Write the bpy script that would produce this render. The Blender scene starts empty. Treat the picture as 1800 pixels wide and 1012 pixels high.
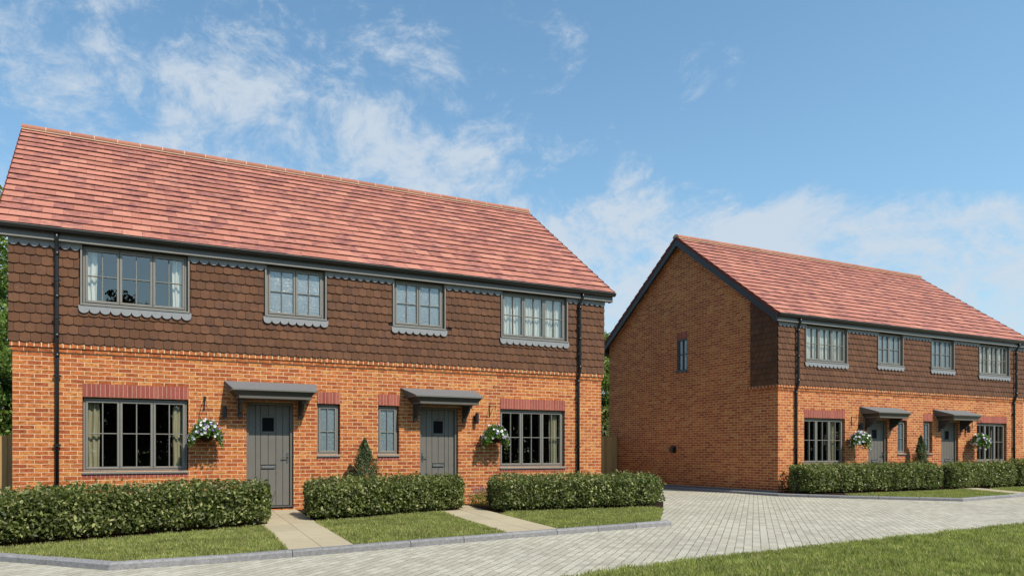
import bpy, math, random
import numpy as np
from mathutils import Vector, Matrix
random.seed(7); RNG = np.random.default_rng(11)
C = bpy.context.scene.collection
R = math.radians

# ---------------------------------------------------------------- helpers
class MB:
    def __init__(s): s.v=[]; s.f=[]
    def add(s, vs, fs):
        n=len(s.v); s.v.extend([tuple(p) for p in vs]); s.f.extend([tuple(i+n for i in f) for f in fs]); return s
    def box(s,x0,x1,y0,y1,z0,z1):
        return s.add([(x0,y0,z0),(x1,y0,z0),(x1,y1,z0),(x0,y1,z0),(x0,y0,z1),(x1,y0,z1),(x1,y1,z1),(x0,y1,z1)],
            [(0,3,2,1),(4,5,6,7),(0,1,5,4),(1,2,6,5),(2,3,7,6),(3,0,4,7)])
    def bbox(s,x0,x1,y0,y1,z0,z1,b=.004):       # box with its front edges bevelled (front = -y)
        A=[(x0,y1,z0),(x1,y1,z0),(x1,y1,z1),(x0,y1,z1)]
        B=[(x0,y0+b,z0),(x1,y0+b,z0),(x1,y0+b,z1),(x0,y0+b,z1)]
        D=[(x0+b,y0,z0+b),(x1-b,y0,z0+b),(x1-b,y0,z1-b),(x0+b,y0,z1-b)]
        fs=[(3,2,1,0),(8,9,10,11)]
        for k in range(4):
            m=(k+1)%4; fs+= [(k,m,4+m,4+k),(4+k,4+m,8+m,8+k)]
        return s.add(A+B+D,fs)
    def hull(s,ra,rb):                            # two rectangles (x0,x1,y0,y1,z)
        q=lambda r:[(r[0],r[2],r[4]),(r[1],r[2],r[4]),(r[1],r[3],r[4]),(r[0],r[3],r[4])]
        return s.add(q(ra)+q(rb),[(0,3,2,1),(4,5,6,7),(0,1,5,4),(1,2,6,5),(2,3,7,6),(3,0,4,7)])
    def prism(s,poly,axis,a,b):                   # polygon extruded along an axis; poly in the other two coords
        def P(u,w,t): return {'x':(t,u,w),'y':(u,t,w),'z':(u,w,t)}[axis]
        n=len(poly)
        return s.add([P(u,w,a) for u,w in poly]+[P(u,w,b) for u,w in poly],
            [tuple(range(n))[::-1],tuple(range(n,2*n))]+[(k,(k+1)%n,n+(k+1)%n,n+k) for k in range(n)])
    def tube(s,pts,rad,n=10,caps=True):
        pts=[Vector(p) for p in pts]; m=len(pts); rad=rad if isinstance(rad,(list,tuple)) else [rad]*m
        base=len(s.v); ref=None
        for i,p in enumerate(pts):
            t=(pts[min(i+1,m-1)]-pts[max(i-1,0)]).normalized()
            if ref is None: ref=t.orthogonal().normalized()
            ref=(ref-t*ref.dot(t)).normalized(); bn=t.cross(ref)
            for k in range(n):
                a=2*math.pi*k/n; q=p+(ref*math.cos(a)+bn*math.sin(a))*rad[i]; s.v.append(tuple(q))
        for i in range(m-1):
            for k in range(n):
                a=base+i*n+k; b=base+i*n+(k+1)%n; s.f.append((a,b,b+n,a+n))
        if caps: s.f.append(tuple(base+k for k in range(n))[::-1]); s.f.append(tuple(base+(m-1)*n+k for k in range(n)))
        return s
    def lathe(s,prof,c=(0,0,0),n=16):             # prof: (r,z)
        base=len(s.v)
        for r,z in prof:
            for k in range(n):
                a=2*math.pi*k/n; s.v.append((c[0]+r*math.cos(a),c[1]+r*math.sin(a),c[2]+z))
        for i in range(len(prof)-1):
            for k in range(n):
                a=base+i*n+k; b=base+i*n+(k+1)%n; s.f.append((a,b,b+n,a+n))
        return s
    def build(s,name,mat,parent=None,smooth=False):
        me=bpy.data.meshes.new(name); me.from_pydata(s.v,[],s.f); me.update()
        if mat: me.materials.append(mat)
        if smooth: me.polygons.foreach_set('use_smooth',[True]*len(me.polygons))
        return link(name,me,parent)
def link(name,me,parent=None):
    o=bpy.data.objects.new(name,me); C.objects.link(o)
    if parent: o.parent=parent
    return o
def np_mesh(name,verts,faces,mat,parent=None,smooth=False):
    me=bpy.data.meshes.new(name); k=faces.shape[1]
    me.vertices.add(len(verts)); me.vertices.foreach_set('co',verts.astype(np.float32).ravel())
    me.loops.add(faces.size); me.loops.foreach_set('vertex_index',faces.astype(np.int32).ravel())
    me.polygons.add(len(faces)); me.polygons.foreach_set('loop_start',np.arange(0,faces.size,k,dtype=np.int32))
    me.update(calc_edges=True); me.materials.append(mat)
    if smooth: me.polygons.foreach_set('use_smooth',[True]*len(me.polygons))
    return link(name,me,parent)
def empty(name,loc=(0,0,0)):
    o=bpy.data.objects.new(name,None); o.location=loc; C.objects.link(o); return o
def tag(o,label=None,cat=None,group=None,kind=None):
    for k,v in (('label',label),('category',cat),('group',group),('kind',kind)):
        if v: o[k]=v
    return o
def copy_tree(o,parent=None):
    c=o.copy(); C.objects.link(c); c.parent=parent
    for ch in list(o.children): copy_tree(ch,c)
    return c

# ---------------------------------------------------------------- materials
ALB=.82   # real-world reflectances; the picture is exposed a little over
class NT:
    def __init__(s,name):
        s.m=bpy.data.materials.new(name); s.m.use_nodes=True; s.t=s.m.node_tree; s.t.nodes.clear()
        s.out=s.n('ShaderNodeOutputMaterial')
    def n(s,ty,**kw):
        nd=s.t.nodes.new(ty)
        for k,v in kw.items():
            if k in nd.inputs and not hasattr(nd,k): nd.inputs[k].default_value=v
            else: setattr(nd,k,v)
        return nd
    def l(s,a,b): s.t.links.new(a,b)
    def math(s,op,a,b=None,clamp=False):
        nd=s.n('ShaderNodeMath'); nd.operation=op; nd.use_clamp=clamp
        for i,x in enumerate((a,b)):
            if x is None: continue
            if isinstance(x,(int,float)): nd.inputs[i].default_value=x
            else: s.l(x,nd.inputs[i])
        return nd.outputs[0]
    def mix(s,f,a,b,blend='MIX'):
        nd=s.n('ShaderNodeMix'); nd.data_type='RGBA'; nd.blend_type=blend
        for i,x in ((0,f),(6,a),(7,b)):
            if isinstance(x,(int,float)): nd.inputs[i].default_value=x
            elif isinstance(x,tuple): nd.inputs[i].default_value=(*x,1)[:4]
            else: s.l(x,nd.inputs[i])
        return nd.outputs[2]
    def ramp(s,f,stops):
        nd=s.n('ShaderNodeValToRGB'); e=nd.color_ramp.elements
        while len(e)<len(stops): e.new(.5)
        for i,(p,c) in enumerate(stops):
            e[i].position=p; e[i].color=(*c,1) if isinstance(c,tuple) else (c,c,c,1)
        s.l(f,nd.inputs[0]); return nd.outputs[0]
    def noise(s,vec,scale,detail=3,rough=.55,dim='3D'):
        nd=s.n('ShaderNodeTexNoise'); nd.inputs['Scale'].default_value=scale; nd.inputs['Detail'].default_value=detail; nd.inputs['Roughness'].default_value=rough
        if vec is not None: s.l(vec,nd.inputs['Vector'])
        return nd.outputs['Fac']
    def coord(s,scale=(1,1,1),rot=(0,0,0),loc=(0,0,0)):
        tc=s.n('ShaderNodeTexCoord'); mp=s.n('ShaderNodeMapping'); mp.inputs['Scale'].default_value=scale; mp.inputs['Rotation'].default_value=rot; mp.inputs['Location'].default_value=loc
        s.l(tc.outputs['Object'],mp.inputs[0]); return mp.outputs[0]
    def bsdf(s,col,rough=.7,spec=.3,bump=None,bd=.01,bs=.5,metal=0,**kw):
        b=s.n('ShaderNodeBsdfPrincipled')
        col=s.mix(1.,col,(ALB,ALB,ALB),'MULTIPLY')
        for nm,x in (('Base Color',col),('Roughness',rough),('Specular IOR Level',spec),('Metallic',metal)):
            if isinstance(x,(int,float)): b.inputs[nm].default_value=x
            elif isinstance(x,tuple): b.inputs[nm].default_value=(*x,1)
            else: s.l(x,b.inputs[nm])
        if bump is not None:
            bp=s.n('ShaderNodeBump'); bp.inputs['Distance'].default_value=bd; bp.inputs['Strength'].default_value=bs
            s.l(bump,bp.inputs['Height']); s.l(bp.outputs[0],b.inputs['Normal'])
        return b.outputs[0]
    def done(s,sh): s.l(sh,s.out.inputs[0]); return s.m

def wall_uv(t):   # (u,z) on any upright wall, picked by its facing
    tc=t.n('ShaderNodeTexCoord'); sp=t.n('ShaderNodeSeparateXYZ'); t.l(tc.outputs['Object'],sp.inputs[0])
    sn=t.n('ShaderNodeSeparateXYZ'); t.l(tc.outputs['Normal'],sn.inputs[0])
    side=t.math('GREATER_THAN',t.math('ABSOLUTE',sn.outputs[0]),.7)
    u=t.math('ADD',t.math('MULTIPLY',sp.outputs[1],side),t.math('MULTIPLY',sp.outputs[0],t.math('SUBTRACT',1.,side)))
    cb=t.n('ShaderNodeCombineXYZ'); t.l(u,cb.inputs[0]); t.l(sp.outputs[2],cb.inputs[1])
    return cb.outputs[0], tc.outputs['Object']
def brick_mat(name,bw,rh,stops,mortar,offset=.5,ms=.0055,loc=(0,0,0),dirt=1.):
    t=NT(name); uv,obj=wall_uv(t)
    mp=t.n('ShaderNodeMapping'); mp.inputs['Location'].default_value=loc; t.l(uv,mp.inputs[0]); uv=mp.outputs[0]
    # slightly uneven arrises
    wob=t.n('ShaderNodeTexNoise'); wob.inputs['Scale'].default_value=38; t.l(obj,wob.inputs['Vector'])
    vm=t.n('ShaderNodeVectorMath'); vm.operation='MULTIPLY_ADD'; t.l(wob.outputs['Color'],vm.inputs[0]); vm.inputs[1].default_value=(.005,.005,0)
    t.l(uv,vm.inputs[2])
    b=t.n('ShaderNodeTexBrick'); b.offset=offset; b.inputs['Scale'].default_value=1; b.inputs['Brick Width'].default_value=bw; b.inputs['Row Height'].default_value=rh
    b.inputs['Mortar Size'].default_value=ms; b.inputs['Mortar Smooth'].default_value=.25; b.inputs['Color1'].default_value=(0,0,0,1); b.inputs['Color2'].default_value=(1,1,1,1); b.inputs['Mortar'].default_value=(.5,.5,.5,1)
    t.l(vm.outputs[0],b.inputs['Vector'])
    base=t.ramp(b.outputs['Color'],stops)
    m2=t.n('ShaderNodeMapping'); m2.inputs['Scale'].default_value=(11,11,36); t.l(obj,m2.inputs[0])
    fl=t.noise(m2.outputs[0],1.,4,.65)
    flash=t.ramp(fl,[(.0,0.),(.48,0.),(.60,.95*dirt),(1.,1.*dirt)])
    base=t.mix(t.math('MULTIPLY',flash,.75),base,tuple(c*.34 for c in stops[0][1]))
    pale=t.ramp(t.noise(m2.outputs[0],2.3,3,.6),[(0,0.),(.56,0.),(.75,.5),(1,.6)])
    sz_=t.n('ShaderNodeSeparateXYZ'); t.l(obj,sz_.inputs[0]); hue=t.math('ADD',t.math('MULTIPLY',t.noise(obj,.5,2,.5),.8),t.math('MULTIPLY',t.ramp(t.math('MULTIPLY',sz_.outputs[2],.2),[(.2,0.),(.6,1.)]),.30),True)
    pale=t.math('MULTIPLY',pale,t.math('ADD',t.math('MULTIPLY',hue,1.3),.35))
    base=t.mix(t.math('MINIMUM',pale,.7),base,(.66,.36,.13) if dirt>.5 else stops[-1][1])
    broad=t.ramp(t.noise(obj,.8,5,.65),[(.3,.84),(.7,1.12)])
    base=t.mix(1.,base,broad,'MULTIPLY')
    fine=t.ramp(t.noise(obj,160,2,.6),[(.3,.82),(.7,1.14)])
    base=t.mix(1.,base,fine,'MULTIPLY')
    mt=t.mix(t.noise(obj,9,4),tuple(c*.8 for c in mortar),mortar)
    col=t.mix(b.outputs['Fac'],base,mt)
    h=t.math('ADD',t.math('MULTIPLY',b.outputs['Fac'],-1.),t.math('MULTIPLY',t.noise(obj,90,3),.35))
    return t.done(t.bsdf(col,.86,.18,h,.007,.9))
def plain(name,col,rough=.5,spec=.4,var=.12,ns=8.,bump=.0,metal=0):
    t=NT(name); o=t.coord(); n=t.noise(o,ns,4)
    f=t.ramp(n,[(.25,1-var),(.75,1+var)]); c=t.mix(1.,col,f,'MULTIPLY')
    return t.done(t.bsdf(c,t.math('ADD',t.math('MULTIPLY',n,.15),rough-.07),spec,t.noise(o,ns*14,2) if bump else None,bump or .01,.5,metal))
def island(t): return t.n('ShaderNodeNewGeometry').outputs['Random Per Island']
def leaf_mat(name,stops,rough=.42,spec=.45,trans=.28,tr=(.28,.42,.06)):
    t=NT(name); r=island(t); col=t.ramp(r,stops)
    col=t.mix(1.,col,t.ramp(t.noise(t.coord(),4.,3),[(.3,.6),(.7,1.35)]),'MULTIPLY')
    b=t.bsdf(col,rough,spec)
    tl=t.n('ShaderNodeBsdfTranslucent'); t.l(t.mix(.5,col,tr),tl.inputs[0])
    mx=t.n('ShaderNodeMixShader'); mx.inputs[0].default_value=trans; t.l(b,mx.inputs[1]); t.l(tl.outputs[0],mx.inputs[2])
    return t.done(mx.outputs[0])

M={}
M['brick']=brick_mat('orange_brick',.225,.075,[(0,(.37,.086,.030)),(.3,(.49,.130,.038)),(.7,(.575,.182,.050)),(1,(.65,.27,.08))],(.84,.57,.35),ms=.0064,loc=(.0,-.13,0))
M['header']=brick_mat('header_brick',.1125,.09,[(0,(.40,.105,.035)),(.5,(.48,.14,.045)),(1,(.56,.21,.07))],(.82,.66,.46),0,.009,loc=(.0,-3.061,0))
M['stretch']=brick_mat('course_brick',.225,.09,[(0,(.40,.105,.035)),(.5,(.48,.14,.045)),(1,(.56,.21,.07))],(.78,.55,.34),0,.006,loc=(.05,-2.986,0))
M['soldier']=brick_mat('red_soldier_brick',.0752,20,[(0,(.29,.075,.058)),(.5,(.34,.092,.068)),(1,(.40,.12,.085))],(.66,.38,.28),0,.0050,loc=(-1.09,10,0),dirt=.25)
def tile_mat(name,stops,dark,spec=.25,amt=.75):
    t=NT(name); r=island(t); o=t.coord()
    col=t.ramp(r,stops)
    wn=t.n('ShaderNodeTexWhiteNoise'); wn.noise_dimensions='1D'; t.l(r,wn.inputs['W'])
    has=t.math('GREATER_THAN',wn.outputs['Value'],.5)
    m=t.ramp(t.noise(t.coord((4.5,7,7)),1.,4,.65),[(.42,0.),(.60,1.)])
    soft=t.math('MULTIPLY',t.math('MULTIPLY',m,has),amt)
    col=t.mix(soft,col,dark)
    col=t.mix(t.math('MULTIPLY',t.ramp(t.noise(t.coord((7,12,12)),1.,4,.6),[(.45,0.),(.7,1.)]),.32),col,dark)
    col=t.mix(1.,col,t.ramp(t.noise(o,55,4,.6),[(.25,.84),(.75,1.14)]),'MULTIPLY')
    col=t.mix(1.,col,t.ramp(t.noise(o,.7,3,.6),[(.3,.92),(.7,1.07)]),'MULTIPLY')
    return t.done(t.bsdf(col,.78,spec,t.noise(o,120,3),.003,.5))
M['roof']=tile_mat('red_roof_tile',[(0,(.415,.160,.112)),(.5,(.465,.185,.130)),(.85,(.50,.205,.145)),(1,(.52,.230,.160))],(.21,.080,.080),amt=.75)
M['ridge']=tile_mat('ridge_tile',[(0,(.34,.135,.085)),(1,(.42,.18,.115))],(.32,.11,.08),amt=.3)
M['ridge_mortar']=plain('ridge_mortar',(.62,.44,.32),.9,.1)
M['hung']=tile_mat('brown_hung_tile',[(0,(.110,.047,.022)),(.5,(.130,.056,.026)),(1,(.154,.068,.034))],(.075,.036,.026),.25,.5)
M['back']=plain('dark_membrane_and_gap',(.03,.025,.022),.9,.1)  # tile backing, and the painted shadow gap round window frames
M['frame']=plain('grey_window_frame',(.205,.194,.172),.42,.45,.05)
M['door']=plain('grey_door_paint',(.150,.138,.120),.45,.4,.06,5)
M['trim']=plain('dark_grey_trim',(.054,.051,.048),.38,.5,.08)
M['fascia']=plain('grey_fascia',(.105,.098,.090),.4,.5,.06)
M['gutter']=plain('black_gutter_plastic',(.012,.012,.013),.3,.5,.1)
M['scallop']=plain('slate_grey_scallop',(.25,.255,.265),.6,.35,.08,14)
M['lead']=plain('grey_canopy_slate',(.155,.158,.165),.7,.3,.28,60,.003)
M['iron']=plain('black_iron',(.01,.01,.011),.4,.5)
M['steel']=plain('brushed_steel',(.30,.30,.30),.35,.5,metal=.9)
M['inside']=plain('dim_room_lining',(.035,.033,.03),.9,.1)  # room shade painted as a near-black lining colour
t=NT('window_glass'); gg=t.n('ShaderNodeNewGeometry'); dt=t.n('ShaderNodeVectorMath'); dt.operation='DOT_PRODUCT'; t.l(gg.outputs['Normal'],dt.inputs[0]); t.l(gg.outputs['Incoming'],dt.inputs[1])
fz=t.math('POWER',t.math('SUBTRACT',1.,t.math('ABSOLUTE',dt.outputs['Value']),True),5.)
k=t.math('ADD',t.math('MULTIPLY',fz,.83),.17,True)
tp=t.n('ShaderNodeBsdfTransparent'); tp.inputs[0].default_value=(.9,.93,.92,1); gl=t.n('ShaderNodeBsdfGlossy'); gl.inputs['Color'].default_value=(.95,.88,.80,1); gl.inputs['Roughness'].default_value=.012
bp_=t.n('ShaderNodeBump'); bp_.inputs['Distance'].default_value=.004; bp_.inputs['Strength'].default_value=.12; t.l(t.noise(t.coord(),2.5,1),bp_.inputs['Height']); t.l(bp_.outputs[0],gl.inputs['Normal'])
mx=t.n('ShaderNodeMixShader'); t.l(k,mx.inputs[0]); t.l(tp.outputs[0],mx.inputs[1]); t.l(gl.outputs[0],mx.inputs[2]); M['glass']=t.done(mx.outputs[0])
t=NT('frosted_glass'); o=t.coord(); nz=t.noise(o,26,3,.7)
gl=t.n('ShaderNodeBsdfGlossy'); gl.inputs['Roughness'].default_value=.17; gl.inputs['Color'].default_value=(.80,.82,.80,1)
b1=t.n('ShaderNodeBump'); b1.inputs['Distance'].default_value=.012; b1.inputs['Strength'].default_value=.8; t.l(nz,b1.inputs['Height']); t.l(b1.outputs[0],gl.inputs['Normal'])
df=t.n('ShaderNodeBsdfPrincipled'); t.l(t.ramp(nz,[(.3,(.055,.075,.085)),(.7,(.12,.15,.165))]),df.inputs['Base Color']); df.inputs['Roughness'].default_value=.6
mx=t.n('ShaderNodeMixShader'); mx.inputs[0].default_value=.24; t.l(df.outputs[0],mx.inputs[1]); t.l(gl.outputs[0],mx.inputs[2]); M['frost']=t.done(mx.outputs[0])
def cloth(name,col):
    t=NT(name); d=t.n('ShaderNodeBsdfDiffuse'); tl=t.n('ShaderNodeBsdfTranslucent')
    c=t.mix(1.,col,t.ramp(t.noise(t.coord((30,30,2)),1.,2),[(.3,.8),(.7,1.1)]),'MULTIPLY'); t.l(c,d.inputs[0]); t.l(c,tl.inputs[0])
    mx=t.n('ShaderNodeMixShader'); mx.inputs[0].default_value=.25; t.l(d.outputs[0],mx.inputs[1]); t.l(tl.outputs[0],mx.inputs[2]); return t.done(mx.outputs[0])
M['net']=cloth('cream_net',(.70,.685,.62)); M['drape']=cloth('olive_drape',(.46,.41,.27))
# paving: courses run 51 degrees from the house line, blocks 200 x 100
t=NT('block_paving'); o=t.coord(rot=(0,0,R(-39)))
wob=t.n('ShaderNodeTexNoise'); wob.inputs['Scale'].default_value=14; t.l(o,wob.inputs['Vector'])
vm=t.n('ShaderNodeVectorMath'); vm.operation='MULTIPLY_ADD'; vm.inputs[1].default_value=(.012,.012,0); t.l(wob.outputs['Color'],vm.inputs[0]); t.l(o,vm.inputs[2])
b=t.n('ShaderNodeTexBrick'); b.offset=.5
for nm,v in (('Scale',1),('Brick Width',.2),('Row Height',.1),('Mortar Size',.0042),('Mortar Smooth',.35),('Color1',(0,0,0,1)),('Color2',(1,1,1,1)),('Mortar',(.5,.5,.5,1))): b.inputs[nm].default_value=v
t.l(vm.outputs[0],b.inputs['Vector'])
base=t.ramp(b.outputs['Color'],[(0,(.40,.37,.295)),(.5,(.46,.43,.345)),(1,(.52,.49,.40))])
base=t.mix(1.,base,t.ramp(t.noise(o,45,4,.65),[(.25,.80),(.75,1.17)]),'MULTIPLY')
base=t.mix(1.,base,t.ramp(t.noise(o,.6,6,.7),[(.3,.84),(.7,1.08)]),'MULTIPLY')
sp=t.n('ShaderNodeSeparateXYZ'); t.l(vm.outputs[0],sp.inputs[0])
fy=t.math('FRACT',t.math('MULTIPLY',sp.outputs[1],10.)); ey=t.math('ABSOLUTE',t.math('SUBTRACT',fy,.5))
row=t.ramp(ey,[(.0,0.),(.425,0.),(.47,1.)])
m4=t.n('ShaderNodeMapping'); m4.inputs['Scale'].default_value=(7.,2.,1); t.l(o,m4.inputs[0])
dash=t.ramp(t.noise(m4.outputs[0],1.6,3,.65),[(.42,.06),(.56,1.)])
col=t.mix(t.math('MULTIPLY',b.outputs['Fac'],.42),base,(.17,.15,.11))
col=t.mix(t.math('MULTIPLY',t.math('MULTIPLY',row,dash),.72),col,(.07,.06,.045))
h=t.math('ADD',t.math('MULTIPLY',b.outputs['Fac'],-1.),t.math('MULTIPLY',t.noise(o,70,3),.3))
M['paving']=t.done(t.bsdf(col,.85,.2,h,.006,.9))
t=NT('kerb_stone'); o=t.coord(); r=island(t)
c=t.ramp(t.noise(o,24,6,.8),[(.3,(.15,.146,.15)),(.5,(.235,.23,.235)),(.7,(.32,.312,.315))]); c=t.mix(1.,c,t.ramp(r,[(0,.88),(1,1.1)]),'MULTIPLY')
M['kerb']=t.done(t.bsdf(c,.8,.25,t.noise(o,60,4),.005,.7))
t=NT('path_slab'); o=t.coord(); r=island(t)
c=t.mix(t.noise(o,6,5,.65),(.37,.31,.205),(.50,.43,.30)); c=t.mix(1.,c,t.ramp(r,[(0,.92),(1,1.06)]),'MULTIPLY')
M['slab']=t.done(t.bsdf(c,.85,.2,t.noise(o,80,4),.003,.6))
t=NT('soil'); o=t.coord(); M['soil']=t.done(t.bsdf(t.mix(t.noise(o,14,5,.7),(.018,.011,.007),(.055,.036,.022)),.95,.1,t.noise(o,25,5,.7),.05,1.))
t=NT('turf'); o=t.coord(); c=t.ramp(t.noise(o,1.7,4,.6),[(.25,(.10,.12,.035)),(.5,(.16,.185,.05)),(.75,(.22,.235,.075))])
c=t.mix(1.,c,t.ramp(t.noise(o,60,4,.7),[(.3,.5),(.7,1.2)]),'MULTIPLY')
M['turf']=t.done(t.bsdf(c,.95,.05,t.noise(o,90,3),.03,1.))
t=NT('meadow'); o=t.coord(); M['meadow']=t.done(t.bsdf(t.mix(t.noise(o,.3,5,.6),(.05,.075,.02),(.09,.11,.035)),.95,.05))
t=NT('grass_blade'); r=island(t); o=t.coord()
c=t.ramp(r,[(0,(.16,.195,.045)),(.4,(.29,.325,.085)),(.75,(.42,.42,.14)),(.93,(.52,.47,.22)),(1,(.60,.52,.30))])
c=t.mix(1.,c,t.ramp(t.noise(o,3.2,5,.75),[(.3,.52),(.72,1.36)]),'MULTIPLY'); c=t.mix(t.ramp(t.noise(o,.9,3,.6),[(.52,0.),(.72,.35)]),c,(.36,.33,.13))
d=t.bsdf(c,.6,.2); tl=t.n('ShaderNodeBsdfTranslucent'); t.l(t.mix(1.,c,(1.3,1.5,.7),'MULTIPLY'),tl.inputs[0]); mx=t.n('ShaderNodeMixShader'); mx.inputs[0].default_value=.35; t.l(d,mx.inputs[1]); t.l(tl.outputs[0],mx.inputs[2])
M['blade']=t.done(mx.outputs[0])
M['hedge']=leaf_mat('laurel_leaf',[(0,(.036,.045,.011)),(.35,(.085,.105,.024)),(.7,(.175,.20,.052)),(.9,(.32,.34,.12)),(1,(.46,.42,.22))],.5,.3)
M['twig']=plain('hedge_twigs',(.06,.045,.028),.9,.1)
M['conifer']=leaf_mat('conifer_needle',[(0,(.035,.055,.022)),(.6,(.075,.11,.045)),(1,(.16,.19,.08))],.6,.25,.12)
M['tree']=leaf_mat('tree_leaf',[(0,(.06,.11,.016)),(.5,(.12,.20,.03)),(.9,(.20,.29,.05)),(1,(.27,.34,.08))],.5,.35,.35)
M['bark']=plain('bark',(.09,.07,.05),.9,.1,.3,12,.02)
M['basket_leaf']=leaf_mat('petunia_leaf',[(0,(.05,.12,.015)),(.6,(.10,.22,.03)),(1,(.20,.34,.06))],.5,.35,.3)
def petal(name,stops): return leaf_mat(name,stops,.6,.2,.25,(.6,.55,.7))
M['white']=petal('white_petal',[(0,(.72,.70,.72)),(1,(.85,.84,.86))]); M['violet']=petal('violet_petal',[(0,(.17,.10,.42)),(.6,(.33,.25,.58)),(1,(.5,.42,.68))])
M['pink']=petal('mauve_petal',[(0,(.25,.10,.22)),(.6,(.38,.18,.30)),(1,(.5,.30,.38))])
M['coir']=plain('coir_liner',(.045,.026,.016),.95,.1,.4,60,.01)
t=NT('fence_wood'); r=island(t); o=t.coord((8,8,.7)); c=t.mix(t.noise(o,4,4,.6),(.34,.20,.075),(.56,.36,.16)); c=t.mix(1.,c,t.ramp(r,[(0,.75),(1,1.15)]),'MULTIPLY')
M['wood']=t.done(t.bsdf(c,.8,.2,t.noise(o,9,3),.003,.6))

# ---------------------------------------------------------------- leaf clouds
def leaves(P,size,N=None,fold=.35,aspect=.5,jit=.9,size_var=.35,up=None):
    n=len(P); rnd=RNG.normal(size=(n,3)); 
    if N is not None: rnd=N+rnd*jit
    nn=rnd/np.linalg.norm(rnd,axis=1,keepdims=True)
    t=RNG.normal(size=(n,3))
    if up is not None: t=t*.6+np.array(up)
    t-=nn*(t*nn).sum(1,keepdims=True); t/=np.linalg.norm(t,axis=1,keepdims=True); b=np.cross(nn,t)
    s=size*(1+size_var*RNG.uniform(-1,1,(n,1)))
    v=np.stack([P-t*s*.5, P+b*s*aspect*.5+nn*s*fold*.25, P+t*s*.5, P-b*s*aspect*.5+nn*s*fold*.25],1).reshape(-1,3)
    i=np.arange(n)[:,None]*4
    f=np.concatenate([i+np.array([[0,1,2]]),i+np.array([[0,2,3]])],0)
    return v,f
def leafobj(name,P,size,mat,parent=None,**k):
    v,f=leaves(P,size,**k); return np_mesh(name,v,f,mat,parent)
def vnoise(P,s,seed=0):   # cheap smooth noise
    a=np.sin(P[:,0]*s*1.7+seed)+np.sin(P[:,1]*s*1.3+seed*2.1+1)+np.sin(P[:,2]*s*2.1+seed*.7+2)+np.sin((P[:,0]+P[:,2])*s*3.1+seed*3)+np.sin((P[:,1]-P[:,0])*s*2.7+seed)
    return a/5

# ---------------------------------------------------------------- the house
W=12.669; D=7.067; BZ=.13; TZ=3.147
A0,A1,B0,B1,C0,C1=1.089,2.903,5.423,5.914,3.992,4.930
GT,GB,SB=2.220,.885,1.180
U0,U1,V0,V1,UB,UC=1.089,2.887,4.370,5.572,3.872,3.936
SOF=4.925; RY=3.551; EY,EZ=-.215,5.125; RZ=8.34; XO=.225
DB=.13     # door bottom
def holes_wall(mb,x0,x1,z0,z1,holes,y,depth):
    xs=sorted({x0,x1,*[h[0] for h in holes],*[h[1] for h in holes]}); zs=sorted({z0,z1,*[min(max(h[2],z0),z1) for h in holes],*[min(max(h[3],z0),z1) for h in holes]})
    idx={}
    for i,x in enumerate(xs):
        for j,z in enumerate(zs): idx[i,j]=len(mb.v); mb.v.append((x,y,z))
    for i in range(len(xs)-1):
        for j in range(len(zs)-1):
            cx,cz=(xs[i]+xs[i+1])/2,(zs[j]+zs[j+1])/2
            if any(h[0]<cx<h[1] and h[2]<cz<h[3] for h in holes): continue
            mb.f.append((idx[i,j],idx[i+1,j],idx[i+1,j+1],idx[i,j+1]))
    for a,b,c,d in holes:
        c=max(c,z0); d=min(d,z1); y2=y+depth
        mb.add([(a,y,c),(a,y2,c),(a,y2,d),(a,y,d)],[(0,1,2,3)]); mb.add([(b,y,c),(b,y2,c),(b,y2,d),(b,y,d)],[(0,1,2,3)])
        mb.add([(a,y,d),(b,y,d),(b,y2,d),(a,y2,d)],[(0,1,2,3)]); mb.add([(a,y,c),(b,y,c),(b,y2,c),(a,y2,c)],[(0,1,2,3)])
def mir(a,b): return (W-b,W-a)
def hung(mb,u0,u1,z0,z1,holes,f,pw=.1675,ph=.1675,clip=None):
    n=int(math.ceil((z1-z0)/ph)); 
    for r in range(n):
        zb=z0+r*ph; zt=min(zb+ph+.02,z1+.01); u=u0-(pw/2 if r%2 else 0)
        while u<u1-1e-6:
            segs=[(max(u,u0),min(u+pw,u1))]
            for a,b,c,d in holes:
                if zb+ph*.25<c or zb>d: continue
                ns=[]
                for p,q in segs:
                    if q<=a or p>=b: ns.append((p,q))
                    else:
                        if p<a: ns.append((p,a))
                        if q>b: ns.append((b,q))
                segs=ns
            for p,q in segs:
                if q-p<.02: continue
                zq=zt if clip is None else min(zt,clip(p)-.02)
                if zq<zb+.04: continue
                for a,b,c,d in holes:
                    if zb<c<zt and q>a+.001 and p<b-.001: zq=min(zq,c)
                full=(q-p)>pw*.8; g=.0024; p2,q2=p+g,q-g; ob=.0615+random.uniform(-.0025,.003); ot=.040
                dz=random.uniform(-.003,.002); ch=.030 if full else .006
                pts=[(p2,zq,ot),(p2,zb+dz+ch*.8,ob-.002),(p2+ch*.45,zb+dz+ch*.30,ob-.0005),(p2+(q2-p2)*.36,zb+dz,ob),(p2+(q2-p2)*.64,zb+dz,ob),(q2-ch*.45,zb+dz+ch*.30,ob-.0005),(q2,zb+dz+ch*.8,ob-.002),(q2,zq,ot)]
                th=.013; V=[f(a,o,z) for a,z,o in pts]+[f(a,o-th,z) for a,z,o in pts]
                m=len(pts); mb.add(V,[tuple(range(m)),tuple(range(m,2*m))[::-1]]+[(k,(k+1)%m,m+(k+1)%m,m+k) for k in range(m)])
            u+=pw
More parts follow.
